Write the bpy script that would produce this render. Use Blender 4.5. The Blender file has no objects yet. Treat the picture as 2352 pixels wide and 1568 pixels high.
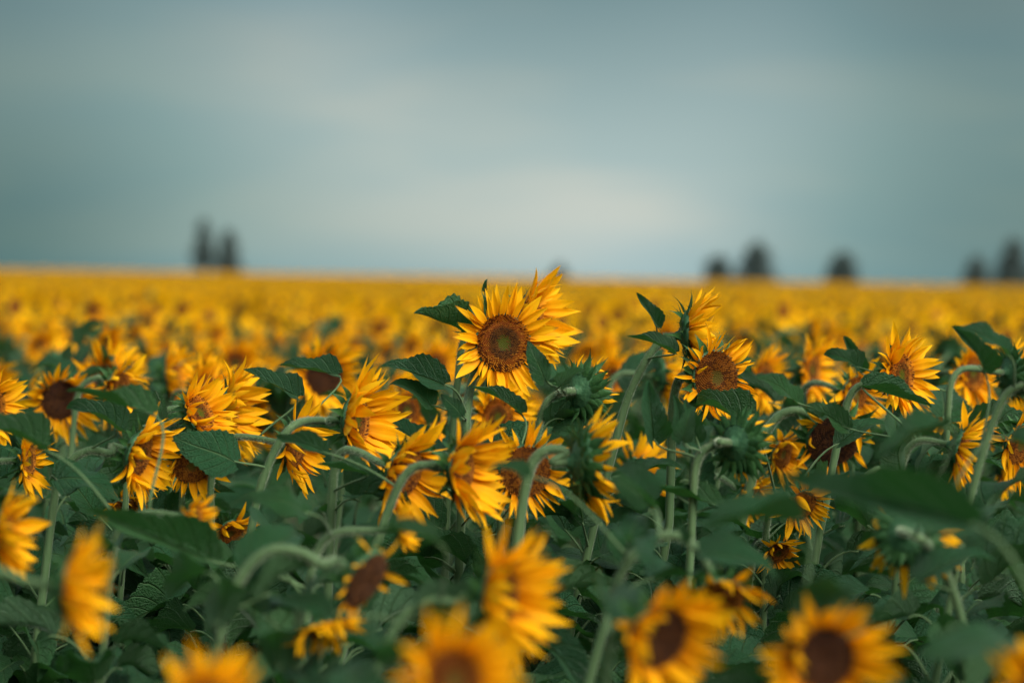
import bpy, math, random
import numpy as np
from mathutils import Vector, Matrix

RNG = random.Random(11)
R = math.radians
scene = bpy.context.scene
COL = scene.collection

# ------------------------------------------------------------------ camera
IMG_W, IMG_H = 2352.0, 1568.0            # picture units used for measuring
LENS = 85.0
FPX = LENS / 36.0 * IMG_W
D0 = 5.4                                 # metres to the tall flower in focus
CAM_H = 1.80
PITCH = math.atan((784 - 638) / FPX)
ROLL = R(0.95)
CAMM = (Matrix.Translation((0, 0, CAM_H)) @ Matrix.Rotation(math.pi / 2 - PITCH, 4, 'X')
        @ Matrix.Rotation(ROLL, 4, 'Z'))
cam_data = bpy.data.cameras.new('camera')
cam_data.lens = LENS
cam_data.sensor_width = 36.0
cam_data.clip_start = 0.05
cam_data.clip_end = 20000
cam_data.dof.use_dof = True
cam_data.dof.focus_distance = D0 - 0.02
cam_data.dof.aperture_fstop = 1.8
cam_data.dof.aperture_blades = 0
cam = bpy.data.objects.new('camera', cam_data)
COL.objects.link(cam)
cam.matrix_world = CAMM
scene.camera = cam
CAMI = CAMM.inverted()

def P(px, py, k):
    """a measured picture position at k times the focus distance -> a place in the field"""
    d = k * D0
    return CAMM @ Vector(((px - 1176) / FPX * d, -(py - 784) / FPX * d, -d))

def project(p):
    q = CAMI @ p
    d = max(-q.z, 0.01)
    return 1176 + q.x / d * FPX, 784 - q.y / d * FPX, d / D0

# ------------------------------------------------------------------ sky and sun
SUN_EL, SUN_AZ = R(42), R(138)            # azimuth clockwise from the view direction
world = bpy.data.worlds.new('World')
scene.world = world
world.use_nodes = True
wt = world.node_tree
wt.nodes.clear()
def wn(t, **kw):
    n = wt.nodes.new(t)
    for a, b in kw.items():
        setattr(n, a, b)
    return n
def wl(a, b):
    wt.links.new(a, b)
out = wn('ShaderNodeOutputWorld')
bg = wn('ShaderNodeBackground')
bg.inputs['Strength'].default_value = 0.1
sky = wn('ShaderNodeTexSky', sky_type='NISHITA', sun_disc=False, sun_elevation=SUN_EL,
         sun_rotation=SUN_AZ, air_density=1.0, dust_density=2.5, ozone_density=1.5)
tc = wn('ShaderNodeTexCoord')
mp = wn('ShaderNodeMapping')
mp.inputs['Location'].default_value = (0.0, 0.0, 0.15)
mp.inputs['Scale'].default_value = (1.0, 1.0, 1.3)
wl(tc.outputs['Generated'], mp.inputs['Vector'])
SKY_W, SKY_W2 = 51.57, 55.5
n1 = wn('ShaderNodeTexNoise', noise_dimensions='4D')
n1.inputs['W'].default_value = SKY_W
n1.inputs['Scale'].default_value = 3.6
n1.inputs['Detail'].default_value = 1.2
n1.inputs['Roughness'].default_value = 0.4
wl(mp.outputs['Vector'], n1.inputs['Vector'])
n2 = wn('ShaderNodeTexNoise', noise_dimensions='4D')
n2.inputs['W'].default_value = SKY_W2
n2.inputs['Scale'].default_value = 5.0
n2.inputs['Detail'].default_value = 3.0
n2.inputs['Roughness'].default_value = 0.45
n2.inputs['Distortion'].default_value = 0.4
mp2 = wn('ShaderNodeMapping')                   # drawn out into level streaks
mp2.inputs['Scale'].default_value = (1.0, 1.0, 5.5)
wl(tc.outputs['Generated'], mp2.inputs['Vector'])
wl(mp2.outputs['Vector'], n2.inputs['Vector'])
cr = wn('ShaderNodeValToRGB')                  # broad light and dark of the cloud layer
e = cr.color_ramp.elements
e[0].position, e[0].color = 0.355, (0.052, 0.104, 0.104, 1)
e[1].position, e[1].color = 0.68, (0.285, 0.335, 0.332, 1)
m_ = cr.color_ramp.elements.new(0.50); m_.color = (0.138, 0.206, 0.202, 1)
wl(n1.outputs['Fac'], cr.inputs['Fac'])
cr2 = wn('ShaderNodeValToRGB')                 # finer bands, slightly warm
e = cr2.color_ramp.elements
e[0].position, e[0].color = 0.38, (0.84, 0.93, 0.97, 1)
e[1].position, e[1].color = 0.62, (1.16, 1.06, 1.00, 1)
wl(n2.outputs['Fac'], cr2.inputs['Fac'])
mul = wn('ShaderNodeMix', data_type='RGBA', blend_type='MULTIPLY')
mul.inputs[0].default_value = 1.0
wl(cr.outputs['Color'], mul.inputs[6]); wl(cr2.outputs['Color'], mul.inputs[7])
sep = wn('ShaderNodeSeparateXYZ')
wl(tc.outputs['Generated'], sep.inputs[0])
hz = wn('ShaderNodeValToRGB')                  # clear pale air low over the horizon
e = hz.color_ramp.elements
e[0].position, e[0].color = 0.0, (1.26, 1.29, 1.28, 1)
e[1].position, e[1].color = 1.0, (2.3, 2.25, 2.2, 1)      # overcast is brightest overhead; raised out of view to light the flowers
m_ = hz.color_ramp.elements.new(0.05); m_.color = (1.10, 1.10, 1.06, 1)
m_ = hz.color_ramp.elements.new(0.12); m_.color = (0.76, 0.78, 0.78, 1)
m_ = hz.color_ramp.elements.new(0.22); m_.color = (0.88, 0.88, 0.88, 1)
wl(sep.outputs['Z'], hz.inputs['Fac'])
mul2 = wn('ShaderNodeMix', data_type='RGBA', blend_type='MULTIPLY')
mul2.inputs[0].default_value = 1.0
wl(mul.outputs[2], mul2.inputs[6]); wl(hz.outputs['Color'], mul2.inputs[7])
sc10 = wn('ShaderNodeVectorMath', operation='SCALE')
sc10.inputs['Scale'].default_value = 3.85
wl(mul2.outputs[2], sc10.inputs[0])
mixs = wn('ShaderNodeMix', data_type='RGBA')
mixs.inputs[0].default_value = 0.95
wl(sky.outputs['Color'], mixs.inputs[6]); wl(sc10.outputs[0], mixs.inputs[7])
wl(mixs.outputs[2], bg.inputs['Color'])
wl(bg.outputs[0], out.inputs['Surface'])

sd = bpy.data.lights.new('sun', 'SUN')
sd.energy = 1.5
sd.angle = R(55)
sd.color = (1.0, 0.965, 0.90)
sun = bpy.data.objects.new('sun', sd)
COL.objects.link(sun)
sdir = Vector((math.sin(SUN_AZ) * math.cos(SUN_EL), math.cos(SUN_AZ) * math.cos(SUN_EL), math.sin(SUN_EL)))
sun.rotation_euler = sdir.to_track_quat('Z', 'Y').to_euler()
sun.location = (0, 0, 30)

vs = scene.view_settings
vs.view_transform = 'Standard'
vs.look = 'None'
vs.gamma = 1.0
vs.use_curve_mapping = False
vs.exposure = 1.92
scene.cycles.use_denoising = True
scene.cycles.use_adaptive_sampling = True
scene.cycles.adaptive_threshold = 0.02
scene.cycles.max_bounces = 6
scene.cycles.diffuse_bounces = 3
scene.cycles.transmission_bounces = 4
scene.cycles.glossy_bounces = 2
scene.cycles.caustics_reflective = False
scene.cycles.caustics_refractive = False

# ------------------------------------------------------------------ materials
class Mat:
    def __init__(self, name):
        self.m = bpy.data.materials.new(name)
        self.m.use_nodes = True
        self.t = self.m.node_tree
        self.t.nodes.clear()
        self.out = self.n('ShaderNodeOutputMaterial')
    def n(self, t, **kw):
        o = self.t.nodes.new(t)
        for a, b in kw.items():
            setattr(o, a, b)
        return o
    def l(self, a, b):
        self.t.links.new(a, b)
    def val(self, node, **kw):
        for a, b in kw.items():
            node.inputs[a.replace('_', ' ')].default_value = b
        return node
    def math(self, op, a, b=None, c=None, clamp=False):
        o = self.n('ShaderNodeMath', operation=op, use_clamp=clamp)
        for i, x in enumerate((a, b, c)):
            if x is None:
                continue
            if isinstance(x, (int, float)):
                o.inputs[i].default_value = x
            else:
                self.l(x, o.inputs[i])
        return o.outputs[0]
    def mix(self, f, a, b, blend='MIX'):
        o = self.n('ShaderNodeMix', data_type='RGBA', blend_type=blend)
        for i, x in ((0, f), (6, a), (7, b)):
            if isinstance(x, (int, float)):
                o.inputs[i].default_value = x
            elif isinstance(x, tuple):
                o.inputs[i].default_value = (*x, 1) if len(x) == 3 else x
            else:
                self.l(x, o.inputs[i])
        return o.outputs[2]
    def noise(self, vec, scale, detail=2.0, rough=0.5):
        o = self.n('ShaderNodeTexNoise')
        o.inputs['Scale'].default_value = scale
        o.inputs['Detail'].default_value = detail
        o.inputs['Roughness'].default_value = rough
        if vec is not None:
            self.l(vec, o.inputs['Vector'])
        return o.outputs['Fac']
    def surface(self, col, rough=0.6, spec=0.3, trans=0.0, tcol=None, bump=None, bstr=0.2, bdist=0.001, sheen=0.0):
        b = self.n('ShaderNodeBsdfPrincipled')
        b.inputs['Roughness'].default_value = rough
        b.inputs['Specular IOR Level'].default_value = spec
        if sheen:
            b.inputs['Sheen Weight'].default_value = sheen
            b.inputs['Sheen Roughness'].default_value = 0.4
            b.inputs['Sheen Tint'].default_value = (0.85, 0.95, 0.75, 1)
        if isinstance(col, tuple):
            b.inputs['Base Color'].default_value = (*col, 1)
        else:
            self.l(col, b.inputs['Base Color'])
        if bump is not None:
            bn = self.n('ShaderNodeBump')
            bn.inputs['Strength'].default_value = bstr
            bn.inputs['Distance'].default_value = bdist
            self.l(bump, bn.inputs['Height'])
            self.l(bn.outputs[0], b.inputs['Normal'])
        res = b.outputs[0]
        if trans > 0:
            t = self.n('ShaderNodeBsdfTranslucent')
            c = tcol if tcol is not None else col
            if isinstance(c, tuple):
                t.inputs['Color'].default_value = (*c, 1)
            else:
                self.l(c, t.inputs['Color'])
            mx = self.n('ShaderNodeMixShader')
            mx.inputs[0].default_value = trans
            self.l(b.outputs[0], mx.inputs[1]); self.l(t.outputs[0], mx.inputs[2])
            res = mx.outputs[0]
        self.l(res, self.out.inputs['Surface'])
        return self.m

def uv_axes(M):
    u = M.n('ShaderNodeUVMap')
    s = M.n('ShaderNodeSeparateXYZ')
    M.l(u.outputs[0], s.inputs[0])
    return u.outputs[0], s.outputs[0], s.outputs[1]

def petal_material():
    M = Mat('petal_yellow')
    uv, u, v = uv_axes(M)
    rnd = M.n('ShaderNodeObjectInfo').outputs['Random']
    isl = M.n('ShaderNodeNewGeometry').outputs['Random Per Island']
    r2 = M.math('FRACT', M.math('ADD', rnd, isl))
    ramp = M.n('ShaderNodeValToRGB')
    e = ramp.color_ramp.elements
    e[0].position, e[0].color = 0.0, (0.62, 0.165, 0.003, 1)
    e[1].position, e[1].color = 1.0, (0.94, 0.50, 0.006, 1)
    k = ramp.color_ramp.elements.new(0.38); k.color = (0.93, 0.44, 0.004, 1)
    M.l(v, ramp.inputs['Fac'])
    mp = M.n('ShaderNodeMapping')
    mp.inputs['Scale'].default_value = (16.0, 1.2, 1.0)
    M.l(uv, mp.inputs['Vector'])
    nz = M.noise(mp.outputs[0], 1.0, 2.0)
    streak = M.math('MULTIPLY_ADD', nz, 0.35, 0.82)
    c1 = M.mix(1.0, ramp.outputs['Color'], streak, 'MULTIPLY')
    c2 = M.mix(M.math('MULTIPLY', r2, 0.5), c1, (0.88, 0.37, 0.003))
    worn = M.math('MULTIPLY', M.math('GREATER_THAN', M.math('FRACT', M.math('MULTIPLY', r2, 7.3)), 0.86),
                  M.math('MULTIPLY_ADD', M.math('ADD', v, M.math('MULTIPLY', nz, 0.25)), 5.0, -4.6, clamp=True))
    c2 = M.mix(worn, c2, (0.30, 0.11, 0.02))                     # a few browned tips
    return M.surface(c2, 0.55, 0.08, 0.28, None, nz, 0.35, 0.002)

def leaf_material(name, top, under, vein):
    M = Mat(name)
    uv, u, v = uv_axes(M)
    rnd = M.n('ShaderNodeObjectInfo').outputs['Random']
    au = M.math('ABSOLUTE', M.math('SUBTRACT', u, 0.5))          # 0 .. 0.5 from the midrib
    mid = M.math('SUBTRACT', 1.0, M.math('MULTIPLY', au, 32.0), clamp=True)
    ph = M.math('FRACT', M.math('MULTIPLY', M.math('SUBTRACT', v, M.math('MULTIPLY', au, 0.62)), 6.5))
    side = M.math('SUBTRACT', 1.0, M.math('MULTIPLY', M.math('ABSOLUTE', M.math('SUBTRACT', ph, 0.5)), 11.0), clamp=True)
    veins = M.math('MAXIMUM', mid, M.math('MULTIPLY', side, 0.40))
    tcn = M.n('ShaderNodeTexCoord').outputs['Object']
    nz = M.noise(tcn, 5.0, 4.0, 0.6)
    fine = M.noise(tcn, 40.0, 2.0, 0.6)
    f = M.math('MULTIPLY_ADD', nz, 1.2, -0.1, clamp=True)
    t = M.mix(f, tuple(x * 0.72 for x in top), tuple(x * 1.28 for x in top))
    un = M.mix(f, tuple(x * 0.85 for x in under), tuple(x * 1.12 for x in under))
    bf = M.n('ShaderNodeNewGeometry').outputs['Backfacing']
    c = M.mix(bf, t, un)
    c = M.mix(M.math('MULTIPLY', M.math('POWER', rnd, 2.0), 0.55), c, (top[0] * 2.4, top[1] * 1.6, top[2] * 0.9))
    c = M.mix(M.math('MULTIPLY', veins, 0.9), c, vein)
    hgt = M.math('ADD', M.math('MULTIPLY', veins, -1.0), M.math('MULTIPLY', fine, 0.5))
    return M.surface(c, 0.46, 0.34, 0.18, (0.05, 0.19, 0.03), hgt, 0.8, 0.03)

def plain_green(name, c1, c2, scale, rough=0.6, trans=0.0, sheen=0.0):
    M = Mat(name)
    tcn = M.n('ShaderNodeTexCoord').outputs['Object']
    nz = M.noise(tcn, scale, 3.0)
    rnd = M.n('ShaderNodeObjectInfo').outputs['Random']
    f = M.math('MULTIPLY_ADD', nz, 1.4, M.math('MULTIPLY_ADD', rnd, 0.4, -0.4), clamp=True)
    return M.surface(M.mix(f, c1, c2), rough, 0.3, trans, None, nz, 0.3, 0.01, sheen)

def stem_material():
    M = Mat('stem_green')
    tcn = M.n('ShaderNodeTexCoord').outputs['Object']
    mp = M.n('ShaderNodeMapping')
    mp.inputs['Scale'].default_value = (90.0, 90.0, 5.0)
    M.l(tcn, mp.inputs['Vector'])
    nz = M.noise(mp.outputs[0], 1.0, 3.0)
    nl = M.noise(tcn, 9.0, 2.0)
    c = M.mix(nz, (0.040, 0.095, 0.036), (0.125, 0.195, 0.080))
    c = M.mix(M.math('MULTIPLY', nl, 0.5), c, (0.045, 0.085, 0.026))
    return M.surface(c, 0.65, 0.25, 0.0, None, nz, 0.7, 0.004, 0.25)

def disc_material():
    M = Mat('seed_disc')
    a = M.n('ShaderNodeVertexColor', layer_name='Col')
    rnd = M.n('ShaderNodeObjectInfo').outputs['Random']
    hsv = M.n('ShaderNodeHueSaturation')
    M.l(a.outputs['Color'], hsv.inputs['Color'])
    M.l(M.math('MULTIPLY_ADD', rnd, 0.35, 0.85), hsv.inputs['Value'])
    return M.surface(hsv.outputs[0], 0.75, 0.15)

def soil_material():
    M = Mat('soil')
    g = M.n('ShaderNodeNewGeometry').outputs['Position']
    nz = M.noise(g, 0.35, 8.0, 0.65)
    n2 = M.noise(g, 9.0, 6.0, 0.7)
    c = M.mix(nz, (0.030, 0.026, 0.016), (0.075, 0.070, 0.036))
    c = M.mix(M.math('MULTIPLY', n2, 0.5), c, (0.03, 0.045, 0.015))
    return M.surface(c, 0.9, 0.2, 0.0, None, n2, 0.8, 0.05)

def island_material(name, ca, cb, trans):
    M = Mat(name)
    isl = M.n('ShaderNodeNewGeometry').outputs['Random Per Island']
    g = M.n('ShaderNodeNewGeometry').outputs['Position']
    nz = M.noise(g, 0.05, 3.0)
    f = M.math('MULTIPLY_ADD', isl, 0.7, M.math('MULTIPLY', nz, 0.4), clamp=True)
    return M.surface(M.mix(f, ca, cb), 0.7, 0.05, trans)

M_PETAL = petal_material()
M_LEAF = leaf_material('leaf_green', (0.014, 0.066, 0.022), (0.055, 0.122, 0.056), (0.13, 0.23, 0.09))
M_STEM = stem_material()
M_HAIR = plain_green('stem_hair', (0.30, 0.38, 0.24), (0.42, 0.48, 0.32), 30.0, 0.6, 0.3)
M_BRACT = plain_green('bract_green', (0.010, 0.052, 0.014), (0.050, 0.145, 0.034), 14.0, 0.55, 0.2)
M_CUP = plain_green('receptacle_green', (0.02, 0.075, 0.03), (0.05, 0.13, 0.05), 6.0, 0.6)
M_DISC = disc_material()
M_SOIL = soil_material()
M_FARP = island_material('far_petal', (0.86, 0.40, 0.003), (0.92, 0.50, 0.005), 0.25)
M_FARD = island_material('far_disc', (0.09, 0.028, 0.008), (0.20, 0.065, 0.010), 0.0)
M_FARL = island_material('far_leaf', (0.020, 0.080, 0.040), (0.05, 0.14, 0.06), 0.2)
M_TREE = island_material('tree_leaf', (0.066, 0.096, 0.092), (0.110, 0.138, 0.128), 0.15)  # pale blue-grey: distance haze is put into the foliage colour
M_BARK = plain_green('tree_bark', (0.05, 0.045, 0.035), (0.09, 0.08, 0.06), 3.0, 0.9)

# ------------------------------------------------------------------ mesh helpers
def new_mesh(name, verts, faces, mats, uvs=None, mat_idx=None, cols=None, smooth=True):
    me = bpy.data.meshes.new(name)
    me.from_pydata([tuple(v) for v in verts], [], faces)
    for m in mats:
        me.materials.append(m)
    if uvs is not None:
        ul = me.uv_layers.new(name='UVMap')
        li = np.empty(len(me.loops), dtype=np.int32)
        me.loops.foreach_get('vertex_index', li)
        ul.data.foreach_set('uv', np.asarray(uvs, dtype=np.float32)[li].ravel())
    if mat_idx is not None:
        me.polygons.foreach_set('material_index', np.asarray(mat_idx, dtype=np.int32))
    if cols is not None:
        ca = me.color_attributes.new('Col', 'FLOAT_COLOR', 'POINT')
        c4 = np.ones((len(verts), 4), dtype=np.float32)
        c4[:, :3] = np.asarray(cols, dtype=np.float32)
        ca.data.foreach_set('color', c4.ravel())
    if smooth:
        me.polygons.foreach_set('use_smooth', np.ones(len(me.polygons), dtype=bool))
    me.update()
    return me

def link(name, me, parent=None, mat=None):
    o = bpy.data.objects.new(name, me)
    COL.objects.link(o)
    if parent is not None:
        o.parent = parent
    if mat is not None:
        o.matrix_basis = mat
    return o

def tube(pts, rad, sides=8, cap=True, rib=0.0):
    """verts, faces of a tube along pts"""
    pts = [Vector(p) for p in pts]
    n = len(pts)
    V, F = [], []
    ref = Vector((0.31, -0.9, 0.2))
    for i in range(n):
        t = (pts[min(i + 1, n - 1)] - pts[max(i - 1, 0)])
        t = t.normalized() if t.length > 1e-9 else Vector((0, 0, 1))
        x = ref - t * ref.dot(t)
        if x.length < 1e-4:
            x = t.orthogonal()
        x.normalize()
        ref = x
        y = t.cross(x)
        for s in range(sides):
            a = 2 * math.pi * s / sides
            V.append(pts[i] + (x * math.cos(a) + y * math.sin(a)) * (rad[i] * (1 + (rib if s % 2 else -rib))))
    for i in range(n - 1):
        for s in range(sides):
            a, b = i * sides + s, i * sides + (s + 1) % sides
            F.append((a, b, b + sides, a + sides))
    if cap:
        F.append(tuple(range((n - 1) * sides, n * sides)))
        F.append(tuple(reversed(range(sides))))
    return V, F

def bez(p0, p1, p2, p3, n):
    r = []
    for i in range(n + 1):
        t = i / n
        s = 1 - t
        r.append(p0 * s ** 3 + p1 * (3 * s * s * t) + p2 * (3 * s * t * t) + p3 * t ** 3)
    return r

def catmull(pts, per):
    r = []
    q = [pts[0] * 2 - pts[1]] + list(pts) + [pts[-1] * 2 - pts[-2]]
    for i in range(1, len(q) - 2):
        a, b, c, d = q[i - 1], q[i], q[i + 1], q[i + 2]
        for j in range(per):
            t = j / per
            r.append(0.5 * ((2 * b) + (c - a) * t + (2 * a - 5 * b + 4 * c - d) * t * t + (3 * b - a - 3 * c + d) * t ** 3))
    r.append(pts[-1].copy())
    return r

def frame(y, z):
    """rotation whose Y is y and whose Z lies near z"""
    y = y.normalized()
    z = z - y * z.dot(y)
    if z.length < 1e-5:
        z = y.orthogonal()
    z.normalize()
    x = y.cross(z)
    return Matrix((x, y, z)).transposed()

# ---- petals: unit length along +Y, Z is the face turned to the disc axis
def petal_mesh(name, w, curl, cup, twist, wave, rng, nl=8, nw=4, notch=0.0):
    V, F, UV = [], [], []
    pos = Vector((0, 0, 0))
    cen = []
    for i in range(nl + 1):
        t = i / nl
        ang = curl * (t ** 1.6) + wave * math.sin(t * 6.0)
        if i:
            pos = pos + Vector((0, math.cos(ang), math.sin(ang))) / nl
        cen.append((pos.copy(), ang))
    side = rng.uniform(-0.10, 0.10)
    for i in range(nl + 1):
        t = i / nl
        prof = (0.45 + 0.55 * math.sin(min(t / 0.36, 1) * math.pi / 2)) if t < 0.36 else max(math.cos((t - 0.36) / 0.64 * math.pi / 2), 0.0) ** 0.95
        hw = w * 0.5 * max(prof, 0.02)
        c, ang = cen[i]
        up = Vector((0, -math.sin(ang), math.cos(ang)))
        tw = twist * t
        sx = Vector((1, 0, 0)) * math.cos(tw) + up * math.sin(tw)
        sn = up * math.cos(tw) - Vector((1, 0, 0)) * math.sin(tw)
        off = Vector((side * t * t, 0, 0))
        for j in range(nw + 1):
            u = j / nw * 2 - 1
            z = cup * hw * (u * u) - 0.10 * hw * math.cos(u * math.pi * 2)
            V.append(c + off + sx * (u * hw) + sn * z)
            UV.append((j / nw, t))
    for i in range(nl):
        for j in range(nw):
            a = i * (nw + 1) + j
            F.append((a, a + 1, a + nw + 2, a + nw + 1))
    return new_mesh(name, V, F, [M_PETAL], UV)

PETALS, NARROW = [], []
for i in range(14):
    PETALS.append(petal_mesh('petal', RNG.uniform(0.21, 0.34), RNG.uniform(-0.45, 0.6), RNG.uniform(0.2, 0.7),
                             RNG.uniform(-0.7, 0.7), RNG.uniform(-0.16, 0.16), RNG))
for i in range(8):
    NARROW.append(petal_mesh('curled_petal', RNG.uniform(0.13, 0.22), RNG.uniform(-0.9, 1.1), RNG.uniform(0.9, 1.6),
                             RNG.uniform(-1.3, 1.3), RNG.uniform(-0.25, 0.25), RNG))

def bract_mesh(w, curl, rng):
    V, F = [], []
    nl, nw = 6, 2
    pos = Vector((0, 0, 0))
    for i in range(nl + 1):
        t = i / nl
        ang = curl * t
        if i:
            pos = pos + Vector((0, math.cos(ang), math.sin(ang))) / nl
        prof = [0.85, 1.0, 0.85, 0.52, 0.24, 0.10, 0.02][i]
        for j in range(nw + 1):
            u = j - 1
            V.append(pos + Vector((u * w * 0.5 * prof, 0, 0)) + Vector((0, -math.sin(ang), math.cos(ang))) * (0.25 * w * prof * (abs(u) - 0.5)))
    for i in range(nl):
        for j in range(nw):
            a = i * (nw + 1) + j
            F.append((a, a + 1, a + nw + 2, a + nw + 1))
    return new_mesh('bract', V, F, [M_BRACT])
BRACTS = [bract_mesh(RNG.uniform(0.30, 0.46), RNG.uniform(-1.1, 0.8), RNG) for _ in range(7)]

# ---- receptacle, unit disc radius
def revolve(prof, seg, mats, name, wob=0.0):
    V, F = [], []
    for r, z in prof:
        for s in range(seg):
            a = 2 * math.pi * s / seg
            k = 1 + wob * math.sin(a * 5 + z * 7)
            V.append((r * k * math.cos(a), r * k * math.sin(a), z))
    for i in range(len(prof) - 1):
        for s in range(seg):
            a, b = i * seg + s, i * seg + (s + 1) % seg
            F.append((a, b, b + seg, a + seg))
    F.append(tuple(range((len(prof) - 1) * seg, len(prof) * seg)))
    return new_mesh(name, V, F, mats)
CUP = revolve([(0.17, -0.62), (0.20, -0.52), (0.36, -0.42), (0.72, -0.30), (0.96, -0.12), (1.03, 0.0), (0.99, 0.06), (0.80, 0.05)],
              18, [M_CUP], 'receptacle', 0.015)

# ---- seed disc: dome with florets set in a spiral, unit radius
def disc_mesh(kind, n, rng):
    V, F, C = [], [], []
    def dome(r):
        return 0.05 + 0.15 * (1 - r * r) - 0.11 * math.exp(-(r / 0.33) ** 2)
    seg, rings = 28, [0.0, 0.15, 0.3, 0.5, 0.7, 0.88, 1.0]
    def ground_col(r):
        if kind == 'fresh':
            if r < 0.24: return (0.055, 0.060, 0.006)
            if r < 0.58: return (0.040, 0.016, 0.005)
            return (0.260, 0.068, 0.008)
        if kind == 'mature':
            if r < 0.30: return (0.075, 0.055, 0.008)
            return (0.150, 0.046, 0.008)
        return (0.030, 0.013, 0.008)
    for r in rings:
        for s in range(seg):
            a = 2 * math.pi * s / seg
            V.append((r * math.cos(a), r * math.sin(a), dome(r)))
            C.append(ground_col(r))
    for i in range(len(rings) - 1):
        for s in range(seg):
            a, b = i * seg + s, i * seg + (s + 1) % seg
            F.append((a, b, b + seg, a + seg))
    ga = math.pi * (3 - math.sqrt(5))
    for i in range(n):
        r = math.sqrt((i + 0.5) / n) * 0.985
        a = i * ga
        cx, cy = r * math.cos(a), r * math.sin(a)
        z0 = dome(r)
        r0_, r = r, min(max(r + rng.gauss(0, 0.035), 0.0), 1.0)
        sp = 0.90 / math.sqrt(n)
        bc, tcx, h = ground_col(r), None, 0.05
        q = rng.random()
        if kind == 'fresh':
            if r < 0.16 + 0.14 * q:
                tcx, h = (0.085 + 0.05 * q, 0.095 + 0.03 * q, 0.006), 0.040
                bc = (0.030, 0.032, 0.004)
            elif r < 0.58:
                tcx, h = ((0.250, 0.088, 0.010) if q < 0.65 else (0.10, 0.034, 0.006)), 0.055
                bc = (0.045, 0.016, 0.004)
            elif r < 0.78:
                tcx, h = ((0.36, 0.105, 0.010) if q < 0.7 else (0.60, 0.26, 0.02)), 0.075
                bc = (0.190, 0.048, 0.006)
            else:
                tcx, h = ((0.075, 0.022, 0.008) if q < 0.42 else (0.66, 0.25, 0.015)), 0.13
                bc = (0.220, 0.056, 0.006)
        elif kind == 'mature':
            if r < 0.30:
                tcx, h = (0.13, 0.10, 0.012), 0.05
                bc = (0.05, 0.03, 0.006)
            else:
                tcx, h = ((0.36, 0.125, 0.012) if q < 0.6 else (0.12, 0.036, 0.008)), 0.10
                bc = (0.075, 0.022, 0.005)
        else:
            tcx, h = ((0.130, 0.050, 0.016) if q < 0.6 else (0.045, 0.020, 0.012)), 0.07
            bc = (0.028, 0.013, 0.008)
        h *= rng.uniform(0.75, 1.2)
        rx, ry = math.cos(a), math.sin(a)
        r = r0_
        lean = 0.35 * r * h
        b0 = len(V)
        for ring, (zz, ww) in enumerate(((0.0, 1.0), (0.75, 0.62))):
            for s in range(4):
                aa = a + math.pi / 4 + s * math.pi / 2
                V.append((cx + sp * ww * math.cos(aa) + rx * lean * zz, cy + sp * ww * math.sin(aa) + ry * lean * zz, z0 - 0.01 + h * zz))
                C.append(bc if ring == 0 else tcx)
        V.append((cx + rx * lean, cy + ry * lean, z0 + h))
        C.append(tcx)
        for s in range(4):
            t = (s + 1) % 4
            F.append((b0 + s, b0 + t, b0 + 4 + t, b0 + 4 + s))
            F.append((b0 + 4 + s, b0 + 4 + t, b0 + 8))
    return new_mesh('seed_disc', V, F, [M_DISC], cols=C, smooth=False)
DISCS = {'fresh': [disc_mesh('fresh', 900, RNG), disc_mesh('fresh', 700, RNG)],
         'mature': [disc_mesh('mature', 700, RNG), disc_mesh('mature', 600, RNG)],
         'old': [disc_mesh('old', 600, RNG)]}

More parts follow.
